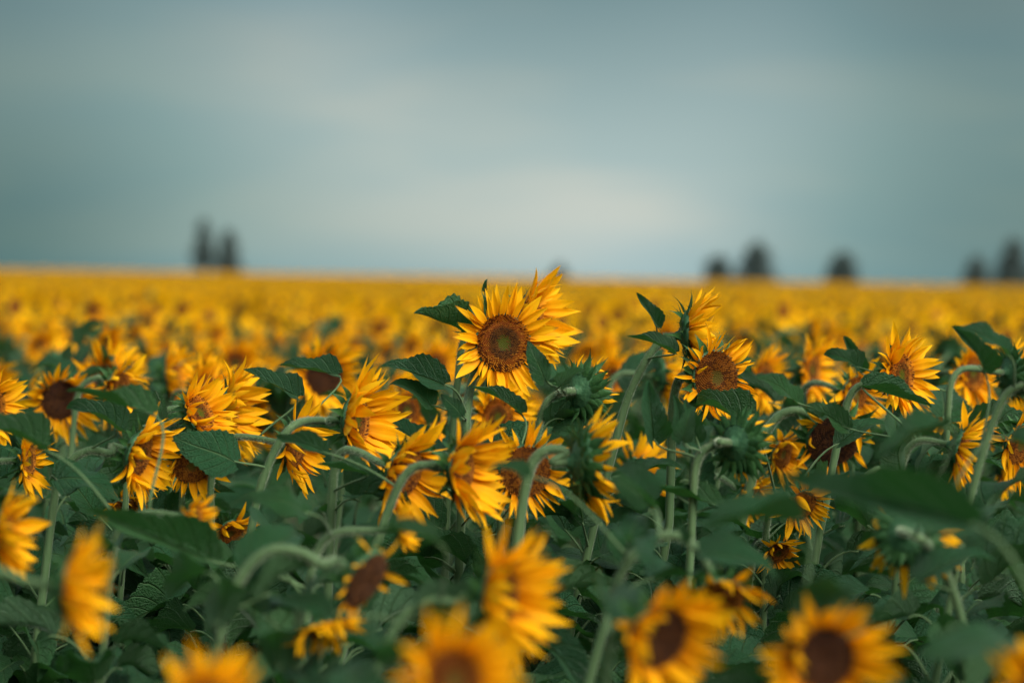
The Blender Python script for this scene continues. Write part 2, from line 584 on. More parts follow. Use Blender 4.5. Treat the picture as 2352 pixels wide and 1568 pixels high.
# ---- leaves: base at the origin, tip at (0,1,0), Z is the upper side
def leaf_mesh(name, wide, fold, bend, ripple, rng, rows=22, half=4, petiole=False, asym=0.0):
    V, F, UV = [], [], []
    pos = Vector((0, 0, 0))
    ph = rng.uniform(0, 6.28)
    lat = rng.uniform(-0.3, 0.3)
    twist = rng.uniform(-0.9, 0.9)
    cen = []
    for i in range(rows + 1):
        t = i / rows
        ang = bend * (0.5 - t) + 0.10 * math.sin(t * 7 + ph)
        if i:
            pos = pos + Vector((0, math.cos(ang), math.sin(ang))) / rows
        cen.append((pos.copy(), ang))
    tip = cen[-1][0]
    ca = math.atan2(tip.z, tip.y)
    sc = 1.0 / math.hypot(tip.y, tip.z)
    rot = Matrix.Rotation(-ca, 3, 'X') * sc
    for i in range(rows + 1):
        t = i / rows
        if t < 0.22:
            prof = 0.25 + 0.75 * math.sin(t / 0.22 * math.pi / 2) ** 0.8
        else:
            s = (t - 0.22) / 0.78
            prof = max(1 - s, 0.0) ** 0.85 * (1 + 0.42 * s)
        prof = max(prof, 0.012)
        tooth = 1.0 + (0.045 if i % 2 else -0.045) * (1 if t > 0.08 else 0)
        c, ang = cen[i]
        up = Vector((0, -math.sin(ang), math.cos(ang)))
        for j in range(-half, half + 1):
            u = j / half
            hw = 0.5 * wide * prof * (tooth if abs(j) == half else 1.0)
            f = fold * (1 + asym * (1 if u > 0 else -1))
            x = u * hw * math.cos(f)
            z = abs(u) * hw * math.sin(f)
            z += ripple * u * u * math.sin(t * 11 + ph + (1.7 if u > 0 else 0)) * prof
            back = 0.10 * wide * u * u * (1 if t < 0.3 else 0) * (1 - t / 0.3)
            tw = twist * (t - 0.35)
            x, z = x * math.cos(tw) - z * math.sin(tw), x * math.sin(tw) + z * math.cos(tw)
            v = c + Vector((x + lat * t * t * (1 - t) * 2, 0, 0)) + up * z + Vector((0, -back, 0))
            V.append(rot @ v)
            UV.append((0.5 + 0.5 * u, t))
    w = 2 * half + 1
    for i in range(rows):
        for j in range(w - 1):
            a = i * w + j
            F.append((a, a + 1, a + w + 1, a + w))
    mi = [0] * len(F)
    if petiole:
        pts = bez(Vector((0, -0.42, -0.40)), Vector((0, -0.30, -0.18)), Vector((0, -0.12, -0.02)), Vector((0, 0.02, -0.004)), 5)
        v2, f2 = tube(pts, [0.026, 0.022, 0.020, 0.018, 0.016, 0.012], 5)
        b = len(V)
        V += v2
        UV += [(0.5, 0.0)] * len(v2)
        F += [tuple(x + b for x in f) for f in f2]
        mi += [1] * len(f2)
    return new_mesh(name, V, F, [M_LEAF, M_STEM], UV, mi)

LEAVES, LEAVES_P = [], []
for i in range(14):
    a = (RNG.uniform(0.62, 0.86), RNG.uniform(0.05, 0.95), RNG.uniform(0.1, 2.1), RNG.uniform(0.03, 0.10))
    LEAVES.append(leaf_mesh('leaf_blade', *a, RNG, asym=RNG.uniform(-0.5, 0.5)))
LEAVES_S = [leaf_mesh('leaf_blade', RNG.uniform(0.68, 0.78), RNG.uniform(0.3, 0.8), RNG.uniform(0.1, 0.55), 0.05, random.Random(40 + i), asym=RNG.uniform(-0.5, 0.5)) for i in range(5)]
for i in range(8):
    a = (RNG.uniform(0.60, 0.85), RNG.uniform(0.1, 0.75), RNG.uniform(0.3, 1.6), RNG.uniform(0.015, 0.05))
    LEAVES_P.append(leaf_mesh('leaf', *a, RNG, rows=12, half=3, petiole=True, asym=RNG.uniform(-0.5, 0.5)))

# ------------------------------------------------------------------ ground
def gz(y):
    s = min(max((y - 90) / 280, 0), 1)
    return -0.34 * math.exp(-((y - 72) / 42) ** 2) + 0.30 * s * s * (3 - 2 * s)
ys = [-600, -60, -10, 0, 5, 10, 15, 20, 25, 30, 36, 42, 50, 58, 66, 74, 84, 95, 110, 125, 145, 170, 200, 240, 280, 330, 380, 430, 600, 1200, 3000, 9000]
xs = [-9000, -2500, -700, -200, -60, -15, 0, 15, 60, 200, 700, 2500, 9000]
V = [(x, y, gz(y) if y > 0 else 0.0) for y in ys for x in xs]
F = []
for i in range(len(ys) - 1):
    for j in range(len(xs) - 1):
        a = i * len(xs) + j
        F.append((a, a + 1, a + len(xs) + 1, a + len(xs)))
ground = link('ground', new_mesh('ground', V, F, [M_SOIL]))
ground['kind'] = 'structure'

# ------------------------------------------------------------------ one sunflower
UP = Vector((0, 0, 1))
WIND = Vector((1, 0.1, 0.12))
EXPL = []                                     # (px, py, k, radius px) of the described heads

STYLE = {  # petals, mean lift, spread, width scale, gravity, wind, narrow share, length spread, disc
    'fresh':  (54, 18, 13, 1.00, 0.08, 0.12, 0.16, 0.15, 'fresh'),
    'neat':   (58, 15, 9, 0.86, 0.06, 0.07, 0.22, 0.11, 'fresh'),
    'cup':    (50, 38, 15, 1.00, 0.07, 0.20, 0.18, 0.17, 'fresh'),
    'narrow': (40, 16, 16, 1.00, 0.08, 0.16, 0.75, 0.16, 'mature'),
    'droop':  (34, 26, 20, 1.00, 0.34, 0.10, 0.30, 0.18, 'mature'),
    'old':    (15, 20, 35, 1.05, 0.40, 0.10, 0.45, 0.22, 'old'),
    'back':   (34, 34, 12, 1.00, 0.10, 0.16, 0.15, 0.15, 'fresh'),
    'bud':    (24, 52, 14, 0.90, 0.04, 0.10, 0.40, 0.20, 'fresh'),
}

RING = {}
def build_head(root, C, n, rad, discf, style, rng, single, origin, disc=None):
    Rm = frame(UP - n * UP.dot(n), n)                       # columns x,y,z with z=n
    nrm = Rm.to_4x4()
    rd = rad * discf
    np_, lift, spread, wsc, grav, wind, nshare, lsp, dk = STYLE[style]
    dk = disc or dk
    head = link('flower_head', CUP, root, Matrix.Translation(C - origin) @ nrm @ Matrix.Diagonal((rd, rd, rd, 1)))
    inv = Rm.transposed()
    dm = DISCS[dk][rng.randrange(len(DISCS[dk]))]
    link('seed_disc', dm, head, Matrix.Rotation(rng.uniform(0, 6.28), 4, 'Z') @ Matrix.Diagonal((0.97, 0.97, 1.0, 1)))
    lp0 = (rad - rd) / rd + 0.18
    ln_n = inv @ Vector((0, 0, -1))
    ln_w = inv @ WIND
    items = []
    for i in range(np_):
        ring2 = i % 2
        a = 2 * math.pi * (i + rng.uniform(-0.45, 0.45)) / np_
        th = R(rng.gauss(lift + (6 if ring2 else -4), spread))
        rv = Vector((math.cos(a), math.sin(a), 0))
        d = rv * math.cos(th) + Vector((0, 0, 1)) * math.sin(th)
        d = d + ln_n * (grav * rng.uniform(0.4, 1.4)) + ln_w * (wind * rng.uniform(0.3, 1.3))
        d = d + Vector((-rv.y, rv.x, 0)) * rng.gauss(0, 0.13)
        d.normalize()
        ax = Vector((0, 0, 1)) * 0.9 - rv * 0.6
        rot = frame(d, ax).to_4x4() @ Matrix.Rotation(rng.gauss(0, 0.32), 4, 'Y')
        L = lp0 * min(max(rng.gauss(1.0, lsp), 0.62), 1.28)
        nar = rng.random() < nshare
        me = NARROW[rng.randrange(len(NARROW))] if nar else PETALS[rng.randrange(len(PETALS))]
        wx = L * wsc * rng.uniform(0.85, 1.15)
        base = rv * (0.90 if ring2 else 0.95) + Vector((0, 0, 0.05 if ring2 else 0.0))
        items.append((me, Matrix.Translation(base) @ rot @ Matrix.Diagonal((wx, L, L, 1))))
    nb = 54 if style in ('back', 'bud') else 27
    bit = []
    for i in range(nb):
        row = i % 3
        a = 2 * math.pi * (i + rng.uniform(-0.3, 0.3)) / nb
        rv = Vector((math.cos(a), math.sin(a), 0))
        z = (-0.05, -0.20, -0.32)[row]
        rr = (1.0, 0.90, 0.74)[row]
        el = R(rng.gauss((22, 2, -12)[row] + (22 if style in ('back', 'bud') else 0), 14))
        d = rv * math.cos(el) + Vector((0, 0, 1)) * math.sin(el) + Vector((-rv.y, rv.x, 0)) * rng.gauss(0, 0.15)
        L = rng.uniform(0.60, 0.95) * (1.1 if style in ('back', 'bud') else 1.0)
        bit.append((BRACTS[rng.randrange(len(BRACTS))],
                    Matrix.Translation(rv * rr + Vector((0, 0, z))) @ frame(d, Vector((0, 0, 1)) - rv * 0.3).to_4x4() @ Matrix.Diagonal((L, L, L, 1))))
    if single:
        for me, m in items:
            link('petal', me, head, m)
        for me, m in bit:
            link('bract', me, head, m)
    else:
        key = (style, rng.randrange(4))
        if key not in RING:
            RING[key] = (join_items(items, 'petal_ring', M_PETAL), join_items(bit, 'bract_ring', M_BRACT))
        link('petal_ring', RING[key][0], head)
        link('bract_ring', RING[key][1], head)
    return rd

def join_items(items, name, mat):
    V, F, UV = [], [], []
    for me, m in items:
        b = len(V)
        V += [m @ v.co for v in me.vertices]
        F += [tuple(b + i for i in p.vertices) for p in me.polygons]
        if me.uv_layers:
            tmp = [(0, 0)] * len(me.vertices)
            for l in me.loops:
                tmp[l.vertex_index] = tuple(me.uv_layers[0].data[l.index].uv)
            UV += tmp
    return new_mesh(name, V, F, [mat], UV if UV else None)

def stem_mesh(pts, r0, r1, rng, hairs):
    n = len(pts)
    rad = [(r0 + (r1 - r0) * (i / (n - 1))) * rng.uniform(0.93, 1.07) for i in range(n)]
    rad[-1] *= 1.25
    V, F = tube(pts, rad, 14, True, 0.045)
    mi = [0] * len(F)
    if hairs:
        for h in range(hairs):
            q = rng.uniform(0.35, 0.99) * (n - 1)
            i = min(int(q), n - 2)
            t = q - i
            p = pts[i] * (1 - t) + pts[i + 1] * t
            ax = (pts[i + 1] - pts[i]).normalized()
            o = ax.orthogonal().normalized()
            o.rotate(Matrix.Rotation(rng.uniform(0, 6.28), 3, ax))
            rr = rad[i] * 0.97
            tip = p + o * (rr + rng.uniform(0.002, 0.0055)) + ax * rng.uniform(-0.001, 0.002)
            s = ax.cross(o) * 0.00028 + ax * 0.00022
            b = len(V)
            V += [p + o * rr - s, p + o * rr + s, tip]
            F.append((b, b + 1, b + 2))
            mi.append(1)
    return new_mesh('stem', V, F, [M_STEM, M_HAIR], mat_idx=mi)

def blocked(pts, own, m):
    for p in pts:
        x, y, k = project(p)
        for j, (hx, hy, hk, hr) in enumerate(EXPL):
            if (k < hk - 0.012 if j == own else k < hk + 0.03) and (x - hx) ** 2 + (y - hy) ** 2 < (hr * m) ** 2:
                return True
    return False

def add_leaf(root, origin, base, tip, normal, wscale, attach, rng, single, mesh=None):
    L = (tip - base).length
    me = mesh or LEAVES[rng.randrange(len(LEAVES))]
    m = Matrix.Translation(base - origin) @ frame(tip - base, normal).to_4x4() @ Matrix.Diagonal((L * wscale, L, L, 1))
    leaf = link('leaf', me, root, m)
    d = base - attach
    up = UP * (d.length * 0.35)
    pts = bez(attach, attach + d * 0.35 + up * 0.2, base - (tip - base).normalized() * d.length * 0.3 + up * 0.15, base + (tip - base).normalized() * 0.015, 8)
    r = 0.0015 + 0.0055 * min(L, 0.3)
    V, F = tube([p - origin for p in pts], [r * (1.35 - 0.5 * i / 8) for i in range(9)], 6)
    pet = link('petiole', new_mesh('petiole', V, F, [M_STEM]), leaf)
    pet.matrix_parent_inverse = m.inverted()
    return leaf

def plan(spec, rng, explicit=True):
    k = spec['k']
    C = P(spec['c'][0], spec['c'][1], k) if explicit else spec['C']
    a, pt = R(spec['a']), R(spec.get('p', 0))
    n = Vector((math.sin(a) * math.cos(pt), -math.cos(a) * math.cos(pt), math.sin(pt)))
    rad = (spec['d'] / FPX * k * D0) / 2 if explicit else spec['rad']
    discf = spec.get('f', 0.47)
    rd = rad * discf
    B = C - n * rd * 0.58
    arch = spec.get('arch', rng.uniform(0.10, 0.19))
    if 'stem' in spec:                                     # measured course of the upper stem
        up = [P(x, y, k + (q[0] if q else spec.get('sk', 0))) for x, y, *q in spec['stem']]
        pts = catmull(up + [B - n * 0.03, B], 5)
        low = pts[0]
        d = (pts[1] - pts[0]).normalized()
        gx = low - d * (low.z * 0.75)
        gx = Vector((gx.x * 0.55 + low.x * 0.45, gx.y * 0.55 + low.y * 0.45, 0)) + Vector((rng.uniform(-0.04, 0.04), rng.uniform(-0.04, 0.04), 0))
        gx.z = gz(gx.y)
        hh = (low - gx).length
        pts = bez(gx, gx + Vector((0, 0, hh * 0.4)), low - d * hh * 0.4, low, 9)[:-1] + pts
    else:
        S = B - n * arch
        S.z = B.z - rng.uniform(0.05, 0.12) - max(0, n.z) * 0.1
        lean = Vector((rng.uniform(-0.12, 0.04), rng.uniform(-0.08, 0.08), 0))
        gx = Vector((S.x, S.y, 0)) + lean
        gx.z = gz(gx.y)
        ax = (S - gx).normalized()
        pts = [gx + (S - gx) * (i / 6) + Vector((rng.gauss(0, 0.007), rng.gauss(0, 0.007), 0)) * (i > 0) for i in range(6)] + bez(S, S + ax * (arch * 0.7 + 0.03), B - n * (arch * 0.55), B, 9)
    return dict(C=C, n=n, rad=rad, rd=rd, discf=discf, gx=gx, pts=pts)

def settle_leaf(lf, k, own):
    """give a described leaf to the stem it can really grow from"""
    bx, by, tx, ty, wid, face, dk = lf[:7]
    dk2 = lf[7] if len(lf) > 7 else dk
    best = None
    for s in range(-6, 7):
        sh = s * 0.018
        base = P(bx, by, k + dk + sh)
        for i, pl in enumerate(PLANS):
            for q in pl['pts']:
                dz = base.z - q.z
                if dz < 0.015 or q.z < base.z - 0.35:
                    continue
                d = (q - base).length
                cost = abs(d - 0.09) + 0.6 * abs(sh) * D0 + (0.05 if i != own else 0.0) + (0.6 if d > 0.25 else 0)
                if best is not None and cost >= best[0]:
                    continue
                cost += 0.3 if blocked(((q + base) / 2, q * 0.25 + base * 0.75), -1, 0.6) else 0.0
                if best is None or cost < best[0]:
                    best = (cost, i, sh, q)
    cost, i, sh, q = best
    return i, (P(bx, by, k + dk + sh), P(tx, ty, k + dk2 + sh), wid, face, q)

def sunflower(spec, idx, rng, pl, single=True, explicit=True):
    k = spec['k']
    C, n, rad, rd, discf, gx, pts = (pl[q] for q in ('C', 'n', 'rad', 'rd', 'discf', 'gx', 'pts'))
    root = bpy.data.objects.new('sunflower', None)
    COL.objects.link(root)
    root.location = gx
    root.empty_display_size = 0.1
    root['label'] = spec['label']
    root['category'] = 'sunflower'
    root['group'] = spec.get('group', 'sunflowers of the near rows')
    loc = [p - gx for p in pts]
    r1 = max(0.0056, rd * 0.125)
    link('stem', stem_mesh(loc, r1 * 1.45, r1, rng, 2600 if (explicit and 0.7 < k < 1.3) else 0), root)
    build_head(root, C, n, rad, discf, spec.get('st', 'fresh'), rng, single, gx, spec.get('disc'))
    # measured leaves
    for base, tip, wid, face, att in pl.get('leaves', ()):
        f = R(face)
        nor = UP * math.cos(f) + Vector((0, -1, 0)) * math.sin(f)
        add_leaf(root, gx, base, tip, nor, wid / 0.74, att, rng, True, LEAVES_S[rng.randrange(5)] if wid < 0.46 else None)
    # the other leaves of the plant
    nl = spec.get('nl', 9) + (16 if explicit else 0)
    ang = rng.uniform(0, 6.28)
    top = spec.get('top', 0.97)
    zs = [p.z for p in pts]
    zmax = max(zs)
    ntop = 5 if explicit else (4 if k < 1.9 else 2)
    for i in range(nl + ntop):
        ang += 2.39996 + rng.gauss(0, 0.25)
        if i < nl:
            t = ((i + rng.uniform(0, 0.8)) / nl) ** 0.8
            h = gx.z + 0.40 + (zmax - gx.z - 0.46) * t * top
            L = (0.28 - 0.14 * t) * rng.uniform(0.75, 1.2)
        else:                                       # small curled leaves close under the head
            t = 1.0
            h = zmax - (rng.uniform(0.02, 0.16) if k < 1.35 else rng.uniform(0.08, 0.22))
            L = rng.uniform(0.085, 0.15)
        j = next((q for q in range(len(pts) - 1) if pts[q + 1].z >= h), len(pts) - 2)
        A, Bq = pts[j], pts[j + 1]
        att = A + (Bq - A) * ((h - A.z) / max(Bq.z - A.z, 1e-4))
        hd = Vector((math.cos(ang), math.sin(ang), 0))
        pl = L * rng.uniform(0.45, 0.75)
        base = att + hd * pl * 0.78 + UP * pl * rng.uniform(0.35, 0.75)
        dr = rng.uniform(-0.9, 0.25) if t < 0.75 else rng.uniform(-0.5, 1.1)
        ch = (hd + UP * dr + Vector((0.12, 0, 0))).normalized()
        tip = base + ch * L
        nor = UP + Vector((rng.gauss(0, 0.35), rng.gauss(-0.1, 0.35), 0))
        if explicit or k < 1.3:
            if blocked((base, (base + tip) / 2, tip), idx, 1.0 if i >= nl else 0.72):
                continue
            if explicit and min(project(tip)[1], project(base)[1]) < 800:
                continue
        if explicit:
            add_leaf(root, gx, base, tip, nor, rng.uniform(0.9, 1.15), att, rng, True)
        else:
            link('leaf', LEAVES_P[rng.randrange(len(LEAVES_P))], root,
                 Matrix.Translation(base - gx) @ frame(tip - base, nor).to_4x4() @ Matrix.Diagonal((L, L, L, 1)))
    return root

# ------------------------------------------------------------------ the sunflowers one can tell apart
# c head centre, k distance, d spread, a turn to the right, p tilt; leaves: base, tip, width, facing, depth offsets
NEAR = [
 dict(label='tall sharp sunflower facing the camera, rising above the field in the middle', c=(1154, 788), k=1.0, d=256, a=22, p=4, st='neat', f=0.53,
      stem=[(1066, 1040), (1072, 950), (1086, 870, 0.02)], nl=9, top=0.86,
      leaves=[(1066, 768, 950, 720, 0.34, 40, 0.02, -0.02), (1112, 668, 1120, 640, 0.5, 60, 0.03), (1075, 725, 1062, 712, 0.8, 60, 0.03),
              (1060, 955, 1012, 905, 0.62, 60, -0.02)]),
 dict(label='sharp sunflower in profile half hidden behind the tall middle one', c=(1220, 738), k=1.05, d=262, a=64, p=8, st='cup', f=0.42, nl=8, top=0.8),
 dict(label='sunflower in sharp profile with upright petals, above the right half', c=(1588, 768), k=1.02, d=232, a=78, p=6, st='cup', f=0.50,
      stem=[(1412, 1020), (1440, 920), (1478, 838), (1512, 792), (1548, 784)], nl=8, top=0.75,
      leaves=[(1510, 752, 1462, 672, 0.62, 62, 0.0), (1548, 812, 1438, 772, 0.40, 40, -0.02)]),
 dict(label='sharp sunflower with thin curled petals, its lower half behind leaves', c=(1642, 868), k=1.0, d=240, a=34, p=2, st='narrow', f=0.54, nl=8, top=0.75,
      leaves=[(1712, 985, 1600, 938, 0.58, 40, -0.05, -0.03), (1600, 1010, 1575, 915, 0.55, 70, -0.06), (1566, 1010, 1545, 905, 0.55, 75, -0.03)]),
 dict(label='small yellow sunflower right beside the thin petalled one', c=(1752, 868), k=1.3, d=170, a=55, p=0, st='fresh', nl=9,
      leaves=[(1832, 928, 1738, 866, 0.60, 45, -0.25)]),
 dict(label='soft sunflower in three quarter view between two upright leaves, right half', c=(1862, 850), k=1.32, d=175, a=58, p=0, st='fresh', nl=9,
      leaves=[(1968, 850, 1938, 772, 0.55, 55, -0.2), (1970, 845, 1892, 815, 0.5, 50, -0.22)]),
 dict(label='sunflower behind the straight pale stem, petals spread left and right', c=(1962, 905), k=1.14, d=185, a=40, p=-10, st='droop', nl=9),
 dict(label='upright yellow sunflower facing right, highest of the right side', c=(2066, 862), k=1.04, d=224, a=48, p=4, st='fresh', f=0.46,
      stem=[(1915, 1060), (1932, 980), (1950, 915), (1975, 885), (2018, 880)], nl=8, top=0.8,
      leaves=[(1985, 890, 2140, 935, 0.40, 35, -0.05), (1945, 985, 1850, 930, 0.62, 55, -0.03), (1925, 1020, 2040, 975, 0.6, 45, -0.05)]),
 dict(label='spent sunflower with a wide dark seed head and a few hanging petals', c=(1915, 1010), k=1.09, d=225, a=16, p=-22, st='old', f=0.60,
      stem=[(1722, 1120), (1752, 1010), (1790, 955), (1840, 945)], nl=8, top=0.75),
 dict(label='sunflower with orange petals behind the slanting leaf near the right edge', c=(2232, 858), k=1.25, d=180, a=40, p=0, st='fresh', nl=9,
      leaves=[(2258, 852, 2186, 750, 0.52, 55, -0.28)]),
 dict(label='sunflower at the right edge seen among bracts, its face turned away', c=(2326, 855), k=1.1, d=190, a=115, p=0, st='back', nl=9),
 dict(label='sunflower at the right edge on a thick slanting stem', c=(2392, 905), k=0.86, d=220, a=70, p=-5, st='fresh',
      stem=[(2200, 1290), (2235, 1120), (2280, 970), (2312, 905), (2350, 886)], nl=8, top=0.8,
      leaves=[(2312, 812, 2200, 752, 0.55, 45, -0.05), (2325, 1010, 2420, 1090, 0.7, 40, -0.1)]),
 dict(label='sunflower glimpsed as upright orange petals below the right edge leaves', c=(2205, 1030), k=0.93, d=215, a=70, p=-15, st='droop', nl=9),
 dict(label='sunflower seen from behind under the huge dark leaf', c=(2085, 1228), k=0.78, d=255, a=158, p=-12, st='back', f=0.46, stem=[(2225, 1480), (2190, 1360), (2150, 1275), (2112, 1236, -0.02)], nl=10, top=0.75,
      leaves=[(2225, 1205, 1780, 1095, 0.36, 72, -0.16, -0.14), (1830, 1195, 1604, 1232, 0.50, 30, -0.14), (2170, 985, 2005, 1060, 0.62, 40, -0.10),
              (2110, 1330, 2290, 1290, 0.6, 35, -0.1)]),
 dict(label='large blurred sunflower at the bottom right, dark disc facing the camera', c=(1890, 1512), k=0.60, d=355, a=10, p=-4, st='cup', disc='old', f=0.44, nl=10, top=0.75,
      leaves=[(1740, 1600, 1600, 1560, 0.6, 35, -0.02)]),
 dict(label='large blurred sunflower left of the bottom right one, tilted disc', c=(1508, 1462), k=0.62, d=340, a=28, p=-16, st='cup', disc='old', f=0.48, nl=9, top=0.75),
 dict(label='tall blurred sunflower in the front middle, turned to the right', c=(1146, 1365), k=0.68, d=350, a=58, p=2, st='cup', disc='mature', f=0.42,
      stem=[(845, 1640), (880, 1500), (925, 1415), (985, 1380), (1050, 1382)], nl=9, top=0.75),
 dict(label='very blurred sunflower cut by the bottom edge, left of the middle', c=(1040, 1560), k=0.52, d=345, disc='mature', a=24, p=10, st='cup', f=0.42, nl=6, top=0.7),
 dict(label='very blurred sunflower at the bottom edge towards the left corner', c=(476, 1625), k=0.52, d=300, a=30, p=30, st='cup', nl=6, top=0.7),
 dict(label='blurred sunflower in profile near the bottom left corner', c=(158, 1345), k=0.62, d=300, a=86, p=0, st='cup', f=0.42, nl=8, top=0.7),
 dict(label='blurred sunflower in profile cut by the left edge', c=(6, 1222), k=0.76, d=250, a=84, p=0, st='cup', f=0.42, nl=8, top=0.75),
 dict(label='small profile sunflower above it near the left edge, green back', c=(62, 1058), k=0.95, d=180, a=82, p=0, st='fresh', nl=9, top=0.85,
      leaves=[(92, 1032, -70, 990, 0.55, 40, -0.12)]),
 dict(label='sunflower nodding on a thick arched stem on the left', c=(318, 1042), k=0.94, d=238, a=74, p=-14, st='cup', disc='mature', f=0.48,
      stem=[(108, 1275), (128, 1130), (158, 1062), (205, 1034), (255, 1040)], nl=8, top=0.75,
      leaves=[(132, 1100, 285, 1158, 0.52, 40, -0.04), (272, 990, 152, 940, 0.55, 40, -0.08), (352, 952, 152, 898, 0.40, 30, -0.10)]),
 dict(label='sunflower with upright petals above a broad drooping leaf on the left', c=(456, 950), k=1.0, d=200, a=62, p=24, st='cup', nl=8, top=0.8,
      leaves=[(540, 1062, 396, 1002, 0.80, 55, -0.08)]),
 dict(label='sunflower hanging its face under the broad drooping leaf', c=(440, 1068), k=1.02, d=180, a=16, p=-22, st='droop', f=0.5, nl=8, top=0.8),
 dict(label='sunflower in profile with a green back and frilled petals, left middle', c=(528, 940), k=1.05, d=245, a=84, p=2, st='cup', f=0.45, nl=8, top=0.8),
 dict(label='blurred sunflower with a big dark disc behind the left middle leaves', c=(742, 862), k=1.36, d=195, a=26, p=-12, st='cup', disc='old', f=0.50, nl=9,
      leaves=[(684, 912, 558, 848, 0.45, 40, -0.35), (775, 862, 640, 838, 0.4, 40, -0.3)]),
 dict(label='sunflower crossed by a thick pale stem, left of the middle', c=(676, 1022), k=1.0, d=225, a=66, p=-6, st='droop', f=0.45, nl=8, top=0.8,
      leaves=[(742, 1040, 632, 1000, 0.55, 45, -0.12)]),
 dict(label='bright sunflower in profile with long blown petals, left of the middle', c=(816, 966), k=0.95, d=280, a=68, p=2, st='cup', f=0.42,
      stem=[(566, 1275), (592, 1140), (628, 1040), (668, 982), (712, 966, 0.01), (760, 968, 0.02)], nl=7, top=0.75,
      leaves=[(1020, 884, 874, 842, 0.62, 50, 0.03), (988, 930, 892, 885, 0.55, 50, 0.03), (840, 1090, 728, 1066, 0.4, 35, -0.05)]),
 dict(label='sunflower with a tilted brown disc beneath the tall one, petals swept right', c=(926, 1084), k=0.90, d=276, a=54, p=-14, st='cup', disc='mature', f=0.46, nl=8, top=0.75),
 dict(label='sunflower turned right with a narrow disc, just below the tall one', c=(1058, 1076), k=0.87, d=300, a=66, p=0, st='cup', disc='mature', f=0.40,
      stem=[(868, 1240), (896, 1160), (925, 1098), (958, 1070), (1000, 1068)], nl=7, top=0.7),
 dict(label='sunflower whose disc is hidden behind a slanting stem, middle', c=(1206, 1082), k=0.93, d=230, a=14, p=-8, st='narrow', f=0.54, nl=7, top=0.7,
      leaves=[(1196, 950, 1082, 888, 0.42, 42, 0.03)]),
 dict(label='sunflower seen from its green back with petals on the right, middle', c=(1345, 1062), k=0.87, d=290, a=100, p=0, st='back', f=0.50,
      stem=[(1192, 1215), (1208, 1110), (1228, 1055), (1262, 1032), (1300, 1040)], nl=7, top=0.7,
      leaves=[(1480, 1150, 1398, 1086, 0.8, 60, -0.08), (1210, 1095, 1120, 1085, 0.5, 40, -0.05)]),
 dict(label='half open sunflower, green bracts turned to the camera, right of the tall one', c=(1338, 898), k=0.97, d=170, a=140, p=0, st='bud', f=0.62,
      stem=[(1214, 1110), (1236, 990), (1252, 930), (1280, 905, 0.0)], nl=6, top=0.7,
      leaves=[(1250, 872, 1212, 782, 0.55, 65, -0.06), (1288, 888, 1345, 850, 0.7, 50, -0.02)]),
 dict(label='green backed sunflower bristling with bracts below the thin petalled one', c=(1700, 1018), k=0.90, d=185, a=132, p=-4, st='bud', f=0.62,
      stem=[(1590, 1180), (1596, 1085), (1612, 1040), (1648, 1018)], nl=7, top=0.75,
      leaves=[(1500, 1012, 1490, 872, 0.80, 75, 0.05), (1568, 1010, 1592, 932, 0.7, 70, -0.02), (1650, 1160, 1482, 1122, 0.4, 35, 0.0)]),
 dict(label='blurred yellow sunflower behind and left of the tall one', c=(1000, 838), k=1.7, d=130, a=35, p=0, st='fresh', nl=9),
 dict(label='dark faced blurred sunflower in the left background leaves', c=(140, 918), k=1.2, d=195, a=18, p=-12, st='cup', disc='old', f=0.5, nl=9),
 dict(label='small half turned sunflower low on the left, green back', c=(444, 1190), k=0.82, d=140, a=66, p=-4, st='cup', nl=8, top=0.8,
      leaves=[(480, 1290, 195, 1170, 0.40, 60, -0.02, -0.04)]),
 dict(label='spent sunflower drooping its long dark disc, front left', c=(836, 1330), k=0.72, d=240, a=60, p=-26, st='old', f=0.62,
      stem=[(480, 1560), (520, 1400), (562, 1312), (620, 1264), (690, 1268), (742, 1296)], nl=8, top=0.7,
      leaves=[(755, 1408, 642, 1368, 0.70, 45, -0.08), (1000, 1246, 852, 1216, 0.45, 35, -0.06), (700, 1178, 562, 1138, 0.55, 45, 0.06)]),
 dict(label='hanging sunflower low at the front, only its dangling petals showing', c=(742, 1440), k=0.72, d=190, a=40, p=-58, st='droop', nl=8, top=0.8),
 dict(label='small sunflower tucked under the tilted brown disc', c=(918, 1212), k=0.80, d=130, a=80, p=10, st='cup', nl=7, top=0.8),
 dict(label='blurred sunflower behind the steep stem right of the tall one', c=(1520, 862), k=1.28, d=165, a=100, p=0, st='cup', nl=9),
 dict(label='blurred sunflower just right of the half open one', c=(1400, 868), k=1.5, d=140, a=40, p=0, st='cup', nl=9),
 dict(label='sunflower peeping between leaves left of the spent dark one', c=(1795, 1042), k=1.12, d=160, a=50, p=-10, st='droop', nl=9, top=0.85),
 dict(label='low sunflower under the bristling green one', c=(1718, 1140), k=1.1, d=160, a=40, p=-25, st='droop', nl=9, top=0.85),
 dict(label='low sunflower above the huge dark leaf, petals only', c=(1842, 1158), k=0.98, d=160, a=30, p=-20, st='droop', nl=8, top=0.85),
 dict(label='dark nodding sunflower under a grey leaf, right of the front row', c=(1650, 1372), k=0.74, d=250, a=14, p=-40, st='droop', f=0.5,
      stem=[(1378, 1470), (1420, 1330), (1468, 1262), (1530, 1228), (1590, 1250)], nl=8, top=0.7,
      leaves=[(1610, 1270, 1785, 1332, 0.60, 45, -0.06), (1572, 1245, 1560, 1190, 0.8, 70, -0.05), (1488, 1150, 1400, 1092, 0.75, 60, 0.04)]),
 dict(label='low sunflower far in the shade right of the middle', c=(1785, 1268), k=1.0, d=130, a=30, p=-30, st='droop', nl=8, top=0.85),
 dict(label='low sunflower beneath the arched stem on the left', c=(282, 1168), k=1.06, d=150, a=40, p=-30, st='droop', nl=9, top=0.85),
